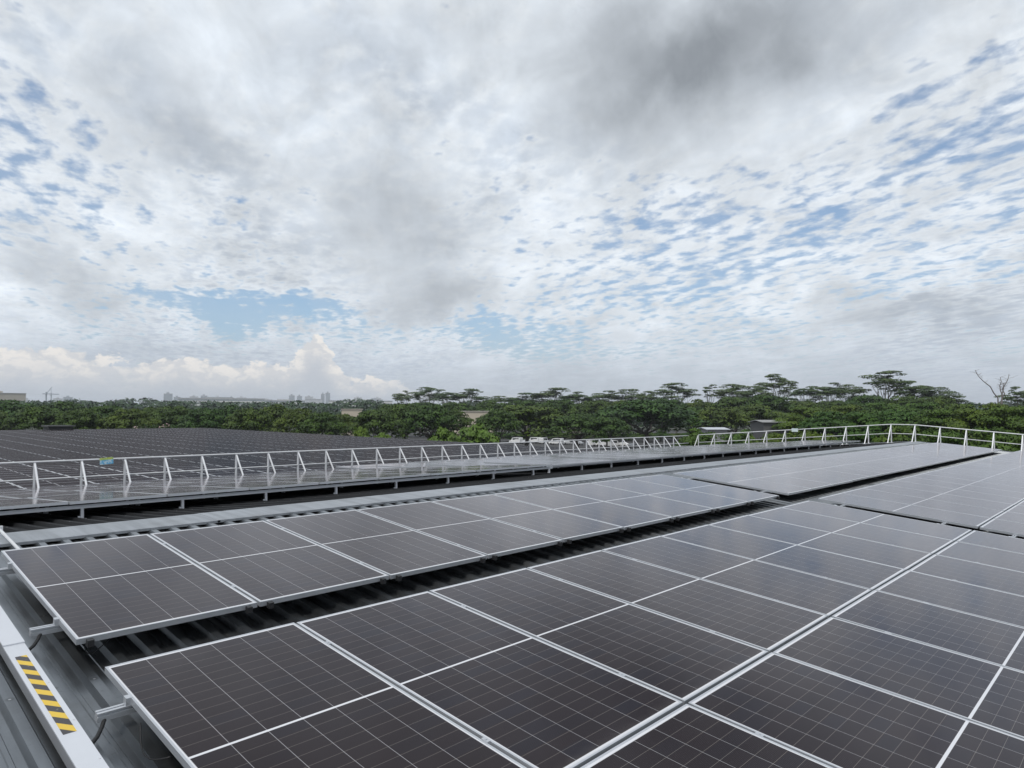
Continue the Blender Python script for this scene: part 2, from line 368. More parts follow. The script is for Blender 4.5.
# ------------------------------------------------------------------ solar panels
PW, PL, TH = 1.134, 2.278, .035
PITCH = PW + .020
def panel_meshes():
    fr = MB(); l = .0115; hw, hl = PW / 2, PL / 2
    fr.box((-hw, -hl, 0), (-hw + l, hl, TH)); fr.box((hw - l, -hl, 0), (hw, hl, TH))
    fr.box((-hw + l, -hl, 0), (hw - l, -hl + l, TH)); fr.box((-hw + l, hl - l, 0), (hw - l, hl, TH))
    gl = MB(); gl.box((-hw + l, -hl + l, TH - .010), (hw - l, hl - l, TH - .0015))
    return fr.mesh('frame', ALU), gl.mesh('glass', GLASS)
FR_ME, GL_ME = panel_meshes()
def new_panel(loc, rot, label, group, glass=None):
    jit = (random.gauss(0, .0016), random.gauss(0, .0016), random.gauss(0, .0004))
    o = empty('solar_module', loc, (rot[0] + jit[0], rot[1] + jit[1], rot[2] + jit[2]), label, 'solar panel', group)
    link('frame', FR_ME, o); link('glass', glass or GL_ME, o)
    return o
def south_panel(i, x0, v0, label, group):
    P = S(x0 + PITCH * i + PW / 2, v0 + PL / 2, -TH)
    return new_panel(P, (SL, 0, 0), label, group)
VA, VB, VC = .4888, -PL, -2 * PL - .022
A0, B0, C0, BLK2, BLK2B = -.02, 0.0, 0.0, 10.75, 10.80
G1 = 'solar panels of the near roof slope'
rows_s = [(A0, VA, 9, 'from the cable tray in the row beside the ridge'), (B0, VB, 9, 'from the cable tray in the row below the dark walkway gap'),
          (C0, VC, 9, 'from the cable tray end of the lowest row'),
          (BLK2, VA, 19, 'past the block gap in the row beside the ridge'), (BLK2B, VB, 20, 'past the block gap, in the row below the dark walkway gap'),
          (BLK2B, VC, 5, 'past the block gap in the lowest row')]
n_panels = 0
clip_me = MB().box((-.018, -.03, -.012), (.018, .012, .03)).mesh('cable_clip', DARKCLIP)
for (x0, v0, n, where) in rows_s:
    for i in range(n):
        p = south_panel(i, x0, v0, f'{ordinal(i + 1)} solar panel {where}', G1); n_panels += 1
        if x0 == A0 and v0 == VA:
            for sx in (-1, 1):
                k = link('cable_clip', clip_me, p); k.location = (sx * (PW / 2 - .07), -PL / 2 - .008, -.004)
G2 = 'solar panels of the slope beyond the ridge'
for (x0, y0, n, where) in ((-2.328, 5.55, 11, 'of the near block'), (BLK2, 5.85, 19, 'of the far block')):
    for r in range(4):
        for i in range(n):
            y = y0 + r * (PL + .02) * math.cos(NA) + PL / 2
            P = N(x0 + PITCH * i + PW / 2, y, .178)
            new_panel(P + Vector((0, 0, .03 if x0 < 0 else .045)), (-NA + R(.45 if x0 < 0 else 3.0), 0, 0), f'{ordinal(i + 1)} panel along, {ordinal(r + 1)} row over the ridge {where}, mirroring pale sky', G2); n_panels += 1

# mounting rails with feet and clamps
def rail_profile(): return [(-.022, -.045), (.022, -.045), (.022, -.02), (.014, -.018), (.014, -.010), (.022, -.008), (.022, 0), (.006, 0), (.006, -.008), (-.006, -.008), (-.006, 0), (-.022, 0), (-.022, -.008), (-.014, -.010), (-.014, -.018), (-.022, -.02)]
foot_me = MB().box((-.025, -.032, 0), (.025, .032, .005)).box((-.022, -.030, .005), (.022, -.024, .085)).mesh('foot', ALU_RAIL)
clamp_me = MB().box((-.0095, -.022, -.002), (.0095, .022, TH + .003)).box((-.005, -.005, TH + .003), (.005, .005, TH + .007)).mesh('clamp', ALU_RAIL)
endclamp_me = MB().box((-.012, -.02, 0), (.012, .02, TH)).box((-.012, -.02, TH), (.02, .02, TH + .004)).mesh('clamp', ALU_RAIL)
RN = ('row beside the ridge', 'row below the walkway gap', 'lowest row')
for bi, (xa, n3) in enumerate((((A0, B0, C0), (9, 9, 9)), ((BLK2, BLK2B, BLK2B), (19, 20, 5)))):
    for ri, v0 in enumerate((VA, VB, VC)):
        for k, vo in enumerate((.42, PL - .42)):
            x0 = xa[ri]; x1 = x0 + n3[ri] * PITCH
            P = S(x0 - .15, v0 + vo, -TH)
            r = empty('mounting_rail', P, (SL, 0, 0), f"aluminium rail under the {('lower', 'upper')[k]} half of the {('near', 'far')[bi]} block's {RN[ri]}", 'mounting rail', 'rails under the solar panels')
            MB().prism(rail_profile(), 0, x1 - x0 + .25).build('rail_bar', ALU_RAIL, r)
            if bi == 0:
                for j in range(n3[ri] + 1):
                    c = link('clamp', clamp_me if 0 < j < n3[ri] else endclamp_me, r); c.location = (.15 + j * PITCH - .010, 0, 0)
                    if j == 0: c.location.x = .15 - .012
                for j in range(8):
                    fo = link('foot', foot_me, r); fo.location = (.33 + j * 1.4 + .045, 0, -.115)
leg_me = MB().box((-.017, -.017, 0), (.017, .017, .135)).box((-.045, -.03, 0), (.045, .03, .006)).box((-.045, -.012, .006), (-.02, .012, .04)).mesh('leg', GALV)
for (x0, n, y0, where) in ((-2.328, 11, 5.55, 'near'), (BLK2, 19, 5.85, 'far')):
    for r in range(2):
        for k, yo in enumerate((.10, PL - .42)):
            y = y0 + r * (PL + .02) * math.cos(NA) + yo
            P = N(x0 - .1, y, .178)
            rr = empty('raised_rail', P, (-NA, 0, 0), f"legged {('front', 'rear')[k]} rail under the {ordinal(r + 1)} panel row over the ridge, {where} block", 'mounting rail', 'rails under the solar panels')
            MB().prism(rail_profile(), 0, n * PITCH + .2).build('rail_bar', ALU_RAIL, rr)
            for j in range(int(n * PITCH / 1.22) + 1):
                lg = link('leg', leg_me, rr); lg.location = (.06 + j * 1.22, 0, -.045 - .132)

# ------------------------------------------------------------------ cable tray, tape, conduits
tr = empty('cable_tray', S(-.27, 0, -.15), (SL, 0, 0), 'pale metal cable tray with a lid, running down the roof beside the panel blocks', 'cable tray')
TRAYM = simple('tray_sheet', (.60, .62, .66), .4, .25, .08, 3, 0)
MB().box((-.048, -8.0, 0), (.048, 3.2, .068)).build('tray_body', simple('tray_side', (.30, .31, .33), .45, .3, .12, 3), tr)
MB().box((-.053, -8.0, .068), (.053, .815, .076)).build('lid', TRAYM, tr)
MB().box((-.055, .80, .0765), (.055, 3.25, .084)).build('lid', TRAYM, tr)
tm, g, b = material('hazard_tape')
tc = g.n.new('ShaderNodeTexCoord'); x, y, z = g.sep(tc.outputs['Object'])
fr = g.m('FRACT', g.m('DIVIDE', g.m('ADD', y, g.m('MULTIPLY', x, 1.3)), .148))
st = g.step(fr, .47, .49); wear = g.step(g.noise(tc.outputs['Object'], 60, 4, .6), .62, .75)
c = g.mix(st, (.66, .45, .045), (.045, .042, .045)); c = g.mix(g.m('MULTIPLY', wear, .5), c, (.34, .33, .30))
g.put(b.inputs['Base Color'], c); b.inputs['Roughness'].default_value = .45
MB().box((-.030, -.47, .0762), (.026, .60, .0775)).build('hazard_tape', tm, tr)
sc_ = MB()
for yy in (-.78, -.35, .15): sc_.tube([(.0415, yy, .076), (.0415, yy, .0785)], .004, 8)
sc_.build('lid_screws', GALV, tr)
def curve_pts(a, b2, sag, n=12, side=Vector((0, 0, 0))):
    a, b2 = Vector(a), Vector(b2); return [a.lerp(b2, t) + Vector((0, 0, -sag * math.sin(math.pi * t))) + side * math.sin(math.pi * t) for t in [i / n for i in range(n + 1)]]
for k, (v, lab) in enumerate(((VA + .42, 'black conduit bending from the tray to the rail of the row beside the ridge'), (VB + PL - .42, 'black conduit bending from the tray up to the rail end below the walkway gap'))):
    a = S(-.215, v - .12, -.105); m_ = S(-.15, v - .05, -.10); e = S(-.09, v + .004, -TH - .03)
    pts = [S(-.235, v - .15, -.115), S(-.20, v - .13, -.118), S(-.165, v - .09, -.112), S(-.135, v - .045, -.095), S(-.115, v - .012, -.072), S(-.10, v, -TH - .035), S(-.04, v, -TH - .028)]
    tag(MB().tube(pts, .0105, 10).build('cable_conduit', BLACK, smooth=True), lab, 'conduit', 'black conduits by the cable tray')
for (P0, P1, sg, lab) in ((S(.03, VA + .02, -.06), S(.22, VA + .10, -.05), .07, 'thin black cable looping under the corner of the ridge-side row'),
                          (S(-.01, -.62, -.05), S(.0, -.98, -.06), .06, 'thin black cable hanging under the edge of the row below the gap')):
    tag(MB().tube(curve_pts(P0, P1, sg, 14, Vector((-.04, 0, 0))), .0035, 6).build('earth_cable', BLACK, smooth=True), lab, 'cable')
cp = MB().tube([S(.17, 3.95, -.105), S(.175, 3.2, -.105), S(.18, 2.85, -.11)], .014, 8)
wp = cp.build('roof_conduit', WHITE_PAINT); tag(wp, 'short white conduit lying across the ridge cap above the first panel', 'conduit')
MB().box((-.028, -.02, -.02), (.028, .02, .03)).build('end_cap', WHITE_PAINT, wp).location = S(.168, 3.99, -.105)

# ------------------------------------------------------------------ guard railings
def railing(name, label, posts, inward, zt, bare_end=False):
    """posts: list of (base point, height); inward: unit vector to the brace foot"""
    root = empty(name, posts[0][0], label=label, cat='guard railing'); O = posts[0][0]
    tops = [p + Vector((0, 0, h)) - O for p, h in posts]; mids = [p + Vector((0, 0, h - .42)) - O for p, h in posts]
    MB().tube(tops, .021, 8).build('top_rail', WHITE_PAINT, root, True); MB().tube(mids, .017, 8).build('mid_rail', WHITE_PAINT, root, True)
    for p, h in (posts[:-1] if bare_end else posts):
        q = p - O
        po = MB().box((-.022, -.022, 0), (.022, .022, h - .015)).build('post', WHITE_PAINT, root); po.location = q
        f = inward * .62; drop = -NK * f.y * 0
        t = Vector((0, 0, h - .05)) + inward * .03; bt = f + Vector((0, 0, zt(p + f) - p.z))
        MB().tube([t, bt], .024, 6).build('brace', WHITE_PAINT, po)
        MB().box((-.07, -.07, 0), (.07, .07, .012)).box((f.x - .07, f.y - .07, bt.z), (f.x + .07, f.y + .07, bt.z + .012)).build('base_plate', WHITE_PAINT, po)
    return root
def roof_z(p):
    return (N(0, p.y, .03).z if p.y > YR else S(0, p.y / cS, -.145).z)
YRAIL, XRAIL = 15.35, 33.9
pe = []
for k in range(-2, 33):
    x = 2.72 + .985 * k
    if x < XRAIL - 1.2: z = roof_z(Vector((0, YRAIL, 0))); pe.append((Vector((x, YRAIL, z)), .30 - z))
pe.append((Vector((XRAIL, YRAIL, roof_z(Vector((0, YRAIL, 0))))), .30 - roof_z(Vector((0, YRAIL, 0)))))
railing('guard_railing', 'long white guard railing along the eave, between pale panels and dark array', pe, Vector((0, -1, 0)), roof_z, True)
pg = []
for k in range(22):
    y = 14.72 - .985 * k; z = roof_z(Vector((0, y, 0)))
    zt = 1.06 - .0686 * (y - 4.4) if y > 4.4 else 1.06 - .0935 * (4.4 - y)
    pg.append((Vector((XRAIL, y, z)), zt - z))
railing('guard_railing', 'white guard railing rising over the gable end with trees close behind it', pg, Vector((-1, 0, 0)), roof_z)
# signs wired to the rails
def sign_mat():
    m, g, b = material('printed_sign'); tc = g.n.new('ShaderNodeTexCoord'); x, y, z = g.sep(tc.outputs['Object'])
    c = g.mix(g.step(g.noise(tc.outputs['Object'], 18, 2), .45, .55), (.10, .38, .62), (.45, .62, .72))
    c = g.mix(g.step(z, .02, .035), c, g.mix(g.step(g.noise(tc.outputs['Object'], 25, 2), .45, .6), (.50, .55, .12), (.25, .42, .14)))
    g.put(b.inputs['Base Color'], c); b.inputs['Roughness'].default_value = .4; return m
s1 = MB().box((-.155, -.004, -.085), (.155, .004, .085)).build('notice_sign', sign_mat()); s1.location = (4.25, YRAIL - .035, .255); s1.rotation_euler = (0, R(-4), 0)
tag(s1, 'small blue sign with a green strip wired to the eave railing', 'sign')
MB().box((-.12, .0, .085), (-.11, .03, .095)).box((.11, 0, .085), (.12, .03, .095)).build('wire_tie', GALV, s1)
s2 = MB().box((-.004, -.16, -.085), (.004, .16, .085)).build('notice_sign', simple('white_sign', (.62, .72, .74), .4, 0, .1, 9)); s2.location = (XRAIL - .04, 9.3, .70)
tag(s2, 'small pale blank sign wired to the gable railing', 'sign')
MB().box((0, -.12, .085), (.035, -.11, .095)).box((0, .11, .085), (.035, .12, .095)).build('wire_tie', GALV, s2)

# ------------------------------------------------------------------ neighbouring building with its dark array
NB_X0, NB_X1, NB_Y0, NB_Y1 = -30.0, 41.6, 17.0, 101.0
def NB(x, y, off=0): return Vector((x, y, -1.50 + .011 * (y - 17) + off))
nb = empty('neighbouring_warehouse', (0, 0, 0), label='long low warehouse whose whole roof is covered by dark solar panels', cat='building')
mb = MB(); c4 = [NB(NB_X0, NB_Y0), NB(NB_X1, NB_Y0), NB(NB_X1, NB_Y1), NB(NB_X0, NB_Y1)]
mb.add([*c4, *[p - Vector((0, 0, .15)) for p in c4]], [(0, 1, 2, 3), (7, 6, 5, 4), (0, 4, 5, 1), (1, 5, 6, 2), (2, 6, 7, 3), (3, 7, 4, 0)]); mb.build('roof', simple('dark_roof_sheet', (.05, .05, .052), .7, 0, .2, 1), nb)
MB().box((NB_X0 + .3, NB_Y0 + .3, GZ), (NB_X1 - .3, NB_Y1 - .3, -1.66)).build('wall', WALL, nb)
TILT = R(2.2); PX, PY = PL + .03, PW + .022
GL_MATT = GL_ME.copy(); GL_MATT.materials.clear(); GL_MATT.materials.append(MATT)
cand = []
for r in range(73):
    y = NB_Y0 + .75 + r * PY
    for k in range(-4, 17):
        x = 4.42 + PX * k + PL / 2
        # skip what lies outside the view (beyond the picture's side)
        d = Vector((x, y, 0)) - CAM; dep = d.dot(FWD); px = 512 + FPX * d.dot(RIGHT) / dep
        if px < -60 or x + PL / 2 > NB_X1: continue
        cand.append((dep, r, k, NB(x, y, .20)))
cand.sort(key=lambda t: t[0])
n_ind = max(0, 298 - n_panels)
G3 = 'tilted solar panels of the warehouse roof'
for dep, r, k, P in cand[:n_ind]:
    m_ = Matrix.Rotation(TILT, 4, 'X') @ Matrix.Rotation(R(90), 4, 'Z')
    o = new_panel(P, m_.to_euler(), f'dark tilted panel beyond the eave railing, {ordinal(r + 1)} row out, {ordinal(k + 5)} along', G3, GL_MATT)
V = []; F = []; MI = []
def stuff_panels():
    mb = MB(); R0 = (Matrix.Rotation(TILT, 3, 'X') @ Matrix.Rotation(R(90), 3, 'Z'))
    for dep, r, k, P in cand[n_ind:]:
        M = Matrix.Translation(P) @ Matrix.Rotation(random.gauss(0, .003), 4, 'X') @ R0.to_4x4()
        hw, hl, l = PW / 2, PL / 2, .017
        mb.box((-hw, -hl, 0), (hw, hl, TH - .004), 0, M)
        z = TH
        for a, c2 in (((-hw, -hl), (-hw + l, hl)), ((hw - l, -hl), (hw, hl)), ((-hw + l, -hl), (hw - l, -hl + l)), ((-hw + l, hl - l), (hw - l, hl))):
            mb.add([M @ Vector(p) for p in ((a[0], a[1], z), (c2[0], a[1], z), (c2[0], c2[1], z), (a[0], c2[1], z))], [(0, 1, 2, 3)], 0)
        mb.add([M @ Vector(p) for p in ((-hw + l, -hl + l, z), (hw - l, -hl + l, z), (hw - l, hl - l, z), (-hw + l, hl - l, z))], [(0, 1, 2, 3)], 1)
    return mb
FARGLASS = glass_mat('far_matt_cells', spec=.13, plain=True)
tag(stuff_panels().build('far_solar_array', [ALU, FARGLASS]), 'dense far rows of dark tilted panels filling the warehouse roof', 'solar array', kind='stuff')
# low dark box at the warehouse's far edge
sh = empty('roof_plant_room', (0, 0, 0), label='low dark flat box standing at the far edge of the warehouse roof', cat='plant room')
DARKW = simple('dark_cladding', (.035, .037, .04), .7, 0, .2, .5)
MB().box((21.4, 101.5, GZ), (24.2, 104.5, .05)).build('wall', DARKW, sh); MB().box((21.2, 101.2, .05), (24.4, 104.8, .22)).build('roof', simple('dark_roof_edge', (.07, .072, .075), .6), sh)

# ------------------------------------------------------------------ plants
def at(px, dep, z=GZ):
    """a place on the ground: bearing of a picture column and a distance along the view"""
    h = Vector((FWD.x, FWD.y, 0)).normalized()
    p = CAM + (h + RIGHT * ((px - 512) / FPX)) * dep
    return Vector((p.x, p.y, z))
def ztop(py, dep): return CAM.z + (416.6 - py) / FPX * dep

def leaf_mat(name, dark, light, hue=.36, rough=.55):
    m, g, b = material(name)
    ge = g.n.new('ShaderNodeNewGeometry'); oi = g.n.new('ShaderNodeObjectInfo')
    tc = g.n.new('ShaderNodeTexCoord')
    n = g.noise(tc.outputs['Object'], .22, 4, .6); rnd = ge.outputs['Random Per Island']
    c = g.mix(g.m('ADD', g.m('MULTIPLY', g.step(n, .35, .65), .6), g.m('MULTIPLY', rnd, .4)), dark, light)
    tint = g.mix(oi.outputs['Random'], (1 - hue, 1 - hue * .3, 1 - hue * .2), (1 + hue * 1.1, 1 + hue * .55, 1 - hue * .4))
    c = g.mix(1.0, c, tint, 'MULTIPLY')
    g.put(b.inputs['Base Color'], c); b.inputs['Roughness'].default_value = rough; b.inputs['Specular IOR Level'].default_value = .25
    return m
BARK = simple('tree_bark', (.085, .075, .065), .9, 0, .3, 2)
PALE_BARK = simple('pale_bark', (.22, .20, .18), .9, 0, .25, 2)
LEAF_RAIN = leaf_mat('rain_tree_leaves', (.012, .030, .003), (.062, .106, .012))
LEAF_BRIGHT = leaf_mat('bright_leaves', (.045, .085, .010), (.12, .19, .025), .12)
LEAF_HIGH = leaf_mat('feathery_leaves', (.030, .054, .018), (.080, .120, .038), .15)
LEAF_MID = leaf_mat('lush_leaves', (.015, .039, .003), (.080, .132, .014))

def pad(mb, c, a, t, n, size, rs, up=.75):
    """leaf clumps over a flattened lobe"""
    for _ in range(n):
        th = rs.uniform(0, 2 * math.pi); u = rs.random() ** .5; s = rs.choice((1, 1, 1, -.5)) * math.sqrt(max(0, 1 - u * u * .98)) * rs.uniform(.55, 1.08)
        wob = 1 + .22 * mnoise.noise(Vector((math.cos(th) * 1.7 + c.x, math.sin(th) * 1.7 + c.y, c.z)))
        p = c + Vector((math.cos(th) * u * a * wob, math.sin(th) * u * a * wob, s * t))
        nrm = (Vector((math.cos(th) * u * .7, math.sin(th) * u * .7, up)) + Vector((rs.gauss(0, .3), rs.gauss(0, .3), rs.gauss(0, .22)))).normalized()
        q = nrm.orthogonal().normalized(); w = nrm.cross(q); an = rs.uniform(0, 6.28); q, w = q * math.cos(an) + w * math.sin(an), w * math.cos(an) - q * math.sin(an)
        s1, s2 = size * rs.uniform(.6, 1.3), size * rs.uniform(.35, .8)
        mb.add([p - q * s1, p - w * s2 + q * s1 * .2, p + q * s1, p + w * s2 - q * s1 * .1], [(0, 1, 2, 3)])
def limb(mb, a, b2, r0, r1, rs, n=5, wob=.06, sides=6):
    a, b2 = Vector(a), Vector(b2); L = (b2 - a).length; pts = []
    for i in range(n + 1):
        t = i / n; p = a.lerp(b2, t); k = math.sin(math.pi * t) * L * wob
        pts.append(p + Vector((rs.gauss(0, 1), rs.gauss(0, 1), rs.uniform(-1.2, .2))) * k)
    mb.tube(pts, [r0 + (r1 - r0) * i / n for i in range(n + 1)], sides)
def rain_tree(seed, H=14.0, rad=11.0, npad=42, leaves=130, size=.46, mat=None, trunk_h=.33, under=True, flat=.34):
    rs = random.Random(seed); cr = MB(); tk = MB()
    limb(tk, (0, 0, 0), (rs.uniform(-.5, .5), rs.uniform(-.5, .5), H * trunk_h), .5, .38, rs, 4, .02, 8)
    fork = Vector((0, 0, H * trunk_h * .95))
    for i in range(npad):
        r = rad * math.sqrt((i + .5) / npad) * rs.uniform(.85, 1.05); th = i * 2.39996 + rs.uniform(-.3, .3)
        zt = H * (1 - flat * (r / rad) ** 2.2) - rs.uniform(0, H * .10)
        c = Vector((math.cos(th) * r, math.sin(th) * r, zt - 1.0)); a = rad * rs.uniform(.20, .30)
        pad(cr, c, a, a * .36, leaves, size, rs)
        if i % 3 == 0: limb(tk, fork, c - Vector((0, 0, .4)), .20, .05, rs, 5, .07)
    if under:
        for i in range(npad // 2):
            r = rad * rs.uniform(.1, .95); th = rs.uniform(0, 6.28)
            zt = H * (.78 - flat * (r / rad) ** 2) - rs.uniform(0, H * .16); a = rad * rs.uniform(.2, .3)
            pad(cr, Vector((math.cos(th) * r, math.sin(th) * r, zt)), a, a * .45, leaves // 2, size * 1.2, rs)
    return cr.mesh('crown', mat or LEAF_RAIN), tk.mesh('trunk', BARK)
def high_tree(seed, H=27.0, rad=8.0, npad=14, sparse=1.15):
    rs = random.Random(seed); cr = MB(); tk = MB()
    fh = H * rs.uniform(.42, .55); lean = Vector((rs.uniform(-.8, .8), rs.uniform(-.8, .8), fh))
    limb(tk, (0, 0, 0), lean, .45, .30, rs, 5, .02, 7)
    for i in range(npad):
        th = i * 2.39996 + rs.uniform(-.4, .4); r = rad * math.sqrt((i + .6) / npad) * rs.uniform(.8, 1.05)
        tip = Vector((math.cos(th) * r, math.sin(th) * r, H * (1 - .20 * (r / rad) ** 2) - rs.uniform(0, H * .14))) + lean * .15 * Vector((1, 1, 0)).length * 0
        mid = lean.lerp(tip, .55) + Vector((0, 0, -H * .03))
        limb(tk, lean, mid, .20, .11, rs, 3, .05, 6); limb(tk, mid, tip, .11, .04, rs, 3, .05, 5)
        a = rad * rs.uniform(.30, .50)
        pad(cr, tip, a, a * .20, int(170 * sparse), .42, rs, 1.1)
        for _ in range(2):
            t2 = tip + Vector((rs.uniform(-1, 1) * a, rs.uniform(-1, 1) * a, -rs.uniform(.3, 1.6)))
            limb(tk, mid, t2, .07, .03, rs, 2, .05, 4); pad(cr, t2, a * .6, a * .18, int(60 * sparse), .38, rs, 1.1)
    return cr.mesh('crown', LEAF_HIGH), tk.mesh('trunk', PALE_BARK)
TEMPL = {
    'rain': [rain_tree(s) for s in (1, 2, 3, 4)],
    'lush': [rain_tree(s, 12.0, 7.5, 36, 210, .27, LEAF_MID, .3, True, .45) for s in (11, 12, 13, 14)],
    'bush': [rain_tree(s, 5.0, 3.4, 24, 90, .24, LEAF_BRIGHT, .2, True, .5) for s in (21, 22)],
    'high': [high_tree(s, 27, 8.0, 14) for s in (31, 32, 33, 34)],
    'thin': [high_tree(s, 27, 3.6, 6, .9) for s in (41,)],
}
SIZE = {'rain': (14.0, 11.0), 'lush': (12.0, 7.5), 'bush': (5.0, 3.4), 'high': (27.0, 8.0), 'thin': (27.0, 3.6)}
NAME = {'rain': 'rain_tree', 'lush': 'leafy_tree', 'bush': 'round_bush', 'high': 'emergent_tree', 'thin': 'emergent_tree'}
CAT = {'rain': 'tree', 'lush': 'tree', 'bush': 'bush', 'high': 'tree', 'thin': 'tree'}
trs = random.Random(5)
def plant(kind, px, top, dep, wpx, label, group=None, squash=None):
    H0, r0 = SIZE[kind]; P = at(px, dep); H = ztop(top, dep) - GZ; r = wpx / 2 / FPX * dep
    cm, tm_ = trs.choice(TEMPL[kind])
    o = empty(NAME[kind], P, (0, 0, trs.uniform(0, 6.28)), label, CAT[kind], group); o.scale = (r / r0, r / r0, H / H0)
    link('crown', cm, o); link('trunk', tm_, o)
    return o
belt = [(-22, 404, 165, 60), (8, 399, 205, 70), (40, 405, 165, 58), (62, 400, 215, 55), (84, 407, 160, 55), (108, 404, 185, 55), (130, 407, 160, 52), (152, 404, 195, 55), (178, 403, 180, 55), (205, 405, 170, 52), (228, 403, 200, 55), (250, 405, 170, 50), (276, 402, 180, 56), (300, 406, 165, 50), (322, 409, 155, 46), (345, 411, 175, 38), (376, 406, 165, 56), (405, 402, 185, 62), (430, 403, 175, 58), (452, 408, 190, 40), (498, 408, 175, 46), (526, 403, 205, 92), (578, 412, 190, 62), (606, 415, 180, 50), (645, 399, 200, 100), (690, 405, 230, 62), (722, 405, 215, 62), (755, 403, 225, 62)]
belt = [(px, top + (1.6 if 140 < px < 400 else 0), dep, w) for px, top, dep, w in belt]
for i, (px, top, dep, w) in enumerate(belt):
    plant('rain', px, top, dep, w, f'{ordinal(i + 1)} broad dark rain tree along the belt behind the dark warehouse array', 'rain trees behind the warehouse')
lush = [(700, 424, 84, 60), (738, 425, 78, 60), (776, 426, 72, 62), (815, 424, 68, 66), (858, 422, 62, 72), (900, 421, 58, 78), (946, 421, 54, 84), (992, 420, 52, 90), (1040, 419, 50, 90),
        (790, 411, 130, 60), (826, 409, 125, 64), (862, 406, 120, 66), (898, 404, 115, 70), (936, 403, 110, 70), (974, 401, 105, 74), (1014, 399, 100, 76), (1052, 398, 96, 76),
        (806, 402, 190, 55), (846, 400, 185, 55), (884, 398, 180, 58), (922, 397, 175, 56), (958, 399, 165, 56), (996, 398, 160, 50), (1036, 397, 150, 60)]
for i, (px, top, dep, w) in enumerate(lush):
    tier = ('front tier, close behind', 'middle tier behind', 'rear tier behind')[0 if i < 9 else 1 if i < 17 else 2]; k = i if i < 9 else i - 9 if i < 17 else i - 17
    plant('lush', px, top, dep, w, f'{ordinal(k + 1)} leafy green tree of the {tier} the gable railing', 'leafy trees behind the gable railing')
for i, px in enumerate(range(500, 700, 16)):
    plant('lush', px, 431 + (i % 3) * .8, 262 + (i * 7) % 20, 26, f'{ordinal(i + 1)} low dark shrub of the hedge behind the parked vehicles', 'hedge shrubs behind the parked vehicles')
for px, top, dep, w, lab in ((196, 419, 135, 26, 'bright green bush behind the dark array near pink blossom'), (30, 424, 128, 22, 'small yellowish bush at the far edge of the array, under dark trees'),
                             (362, 417, 118, 24, 'bright green bush beside the sandy clearing behind the array'), (384, 424, 115, 30, 'low round green bush next to a taller dark crown'),
                             (445, 417, 112, 44, 'yellow-green shrub at the array edge, lower of the bright clump'), (475, 413, 116, 56, 'broad yellow-green shrub below the beige wall'),
                             (700, 422, 150, 22, 'small yellow-green bush before the grey shed roof'), (750, 424, 96, 40, 'light green bush between the two shed roofs')):
    plant('bush', px, top, dep, w, lab)
mids = [(392, 404, 330, 40), (420, 402, 330, 50), (455, 402, 320, 50), (490, 401, 320, 50), (525, 400, 310, 52), (560, 399, 310, 50), (595, 400, 300, 50), (628, 399, 300, 50), (665, 398, 290, 52), (700, 400, 290, 46), (735, 396, 280, 56), (768, 394, 270, 52), (800, 400, 270, 48), (832, 400, 260, 50), (868, 395, 250, 56), (905, 396, 240, 56), (938, 397, 230, 46)]
mids = [(px, top - 1.4, dep, w) for px, top, dep, w in mids]
for i, (px, top, dep, w) in enumerate(mids):
    plant('rain', px, top, dep, w, f'{ordinal(i + 1)} hazy green tree standing among the bases of the tall emergents', 'trees under the tall emergents')
tall = [('high', 402, 390, 400, 19), ('high', 426, 387, 380, 34), ('high', 446, 389, 400, 26), ('high', 470, 389, 380, 36), ('high', 504, 395, 410, 36), ('high', 528, 393, 400, 40), ('high', 555, 388, 380, 46), ('high', 580, 391, 370, 34), ('high', 605, 390, 385, 34), ('high', 630, 389, 380, 32), ('high', 650, 391, 370, 28), ('high', 676, 383, 350, 42), ('thin', 709, 381, 330, 15), ('high', 733, 384, 330, 44), ('high', 755, 386, 320, 38), ('high', 777, 374, 300, 34), ('high', 806, 385, 310, 32), ('high', 828, 382, 300, 34), ('high', 850, 383, 300, 32), ('high', 888, 371, 280, 50), ('high', 914, 381, 270, 34), ('high', 934, 387, 265, 34), ('high', 950, 392, 250, 28), ('high', 1020, 386, 210, 30), ('high', 1050, 384, 220, 40)]
for i, (k, px, top, dep, w) in enumerate(tall):
    plant(k, px, top, dep, w, f'{ordinal(i + 1)} tall flat-topped tree with bare limbs rising above the hazy canopy', 'tall emergent trees')
# bare dead tree
rs = random.Random(99); P = at(1000, 190); dt = empty('dead_tree', P, label='bare leafless tree with a leaning fork above the green canopy', cat='tree')
tk = MB(); br = MB(); Ht = ztop(372, 190) - GZ
fk = Vector((0, 0, Ht * .50)); limb(tk, (0, 0, 0), fk, .35, .24, rs, 4, .02, 7)
def off(px, py): return Vector((RIGHT.x, RIGHT.y, 0)) * ((px - 1000) / FPX * 190) + Vector((0, 0, ztop(py, 190) - GZ))
ends = [(976, 370, 4), (1001, 377, 3), (1010, 374, 3), (1004, 383, 2)]
for (ex, ey, nb_) in ends:
    a = off(998 if ex < 990 else 1002, 398); e = off(ex, ey); limb(tk, fk, a, .2, .17, rs, 3, .02, 6); limb(tk, a, e, .17, .06, rs, 5, .04, 6)
    for j in range(9):
        t = rs.uniform(.45, 1.0); s_ = a.lerp(e, t); d = Vector((rs.uniform(-1, 1), rs.uniform(-1, 1), rs.uniform(.1, .8))) * rs.uniform(.9, 2.2)
        if ex < 990: d = Vector((RIGHT.x, RIGHT.y, 0)) * rs.uniform(-2.2, 2.0) + Vector((0, 0, rs.uniform(.1, .9)))
        limb(br, s_, s_ + d, .05, .02, rs, 3, .06, 4)
DEAD = simple('dead_wood', (.17, .15, .14), .9, 0, .2, 2)
tk.build('trunk', DEAD, dt); br.build('twigs', DEAD, dt)
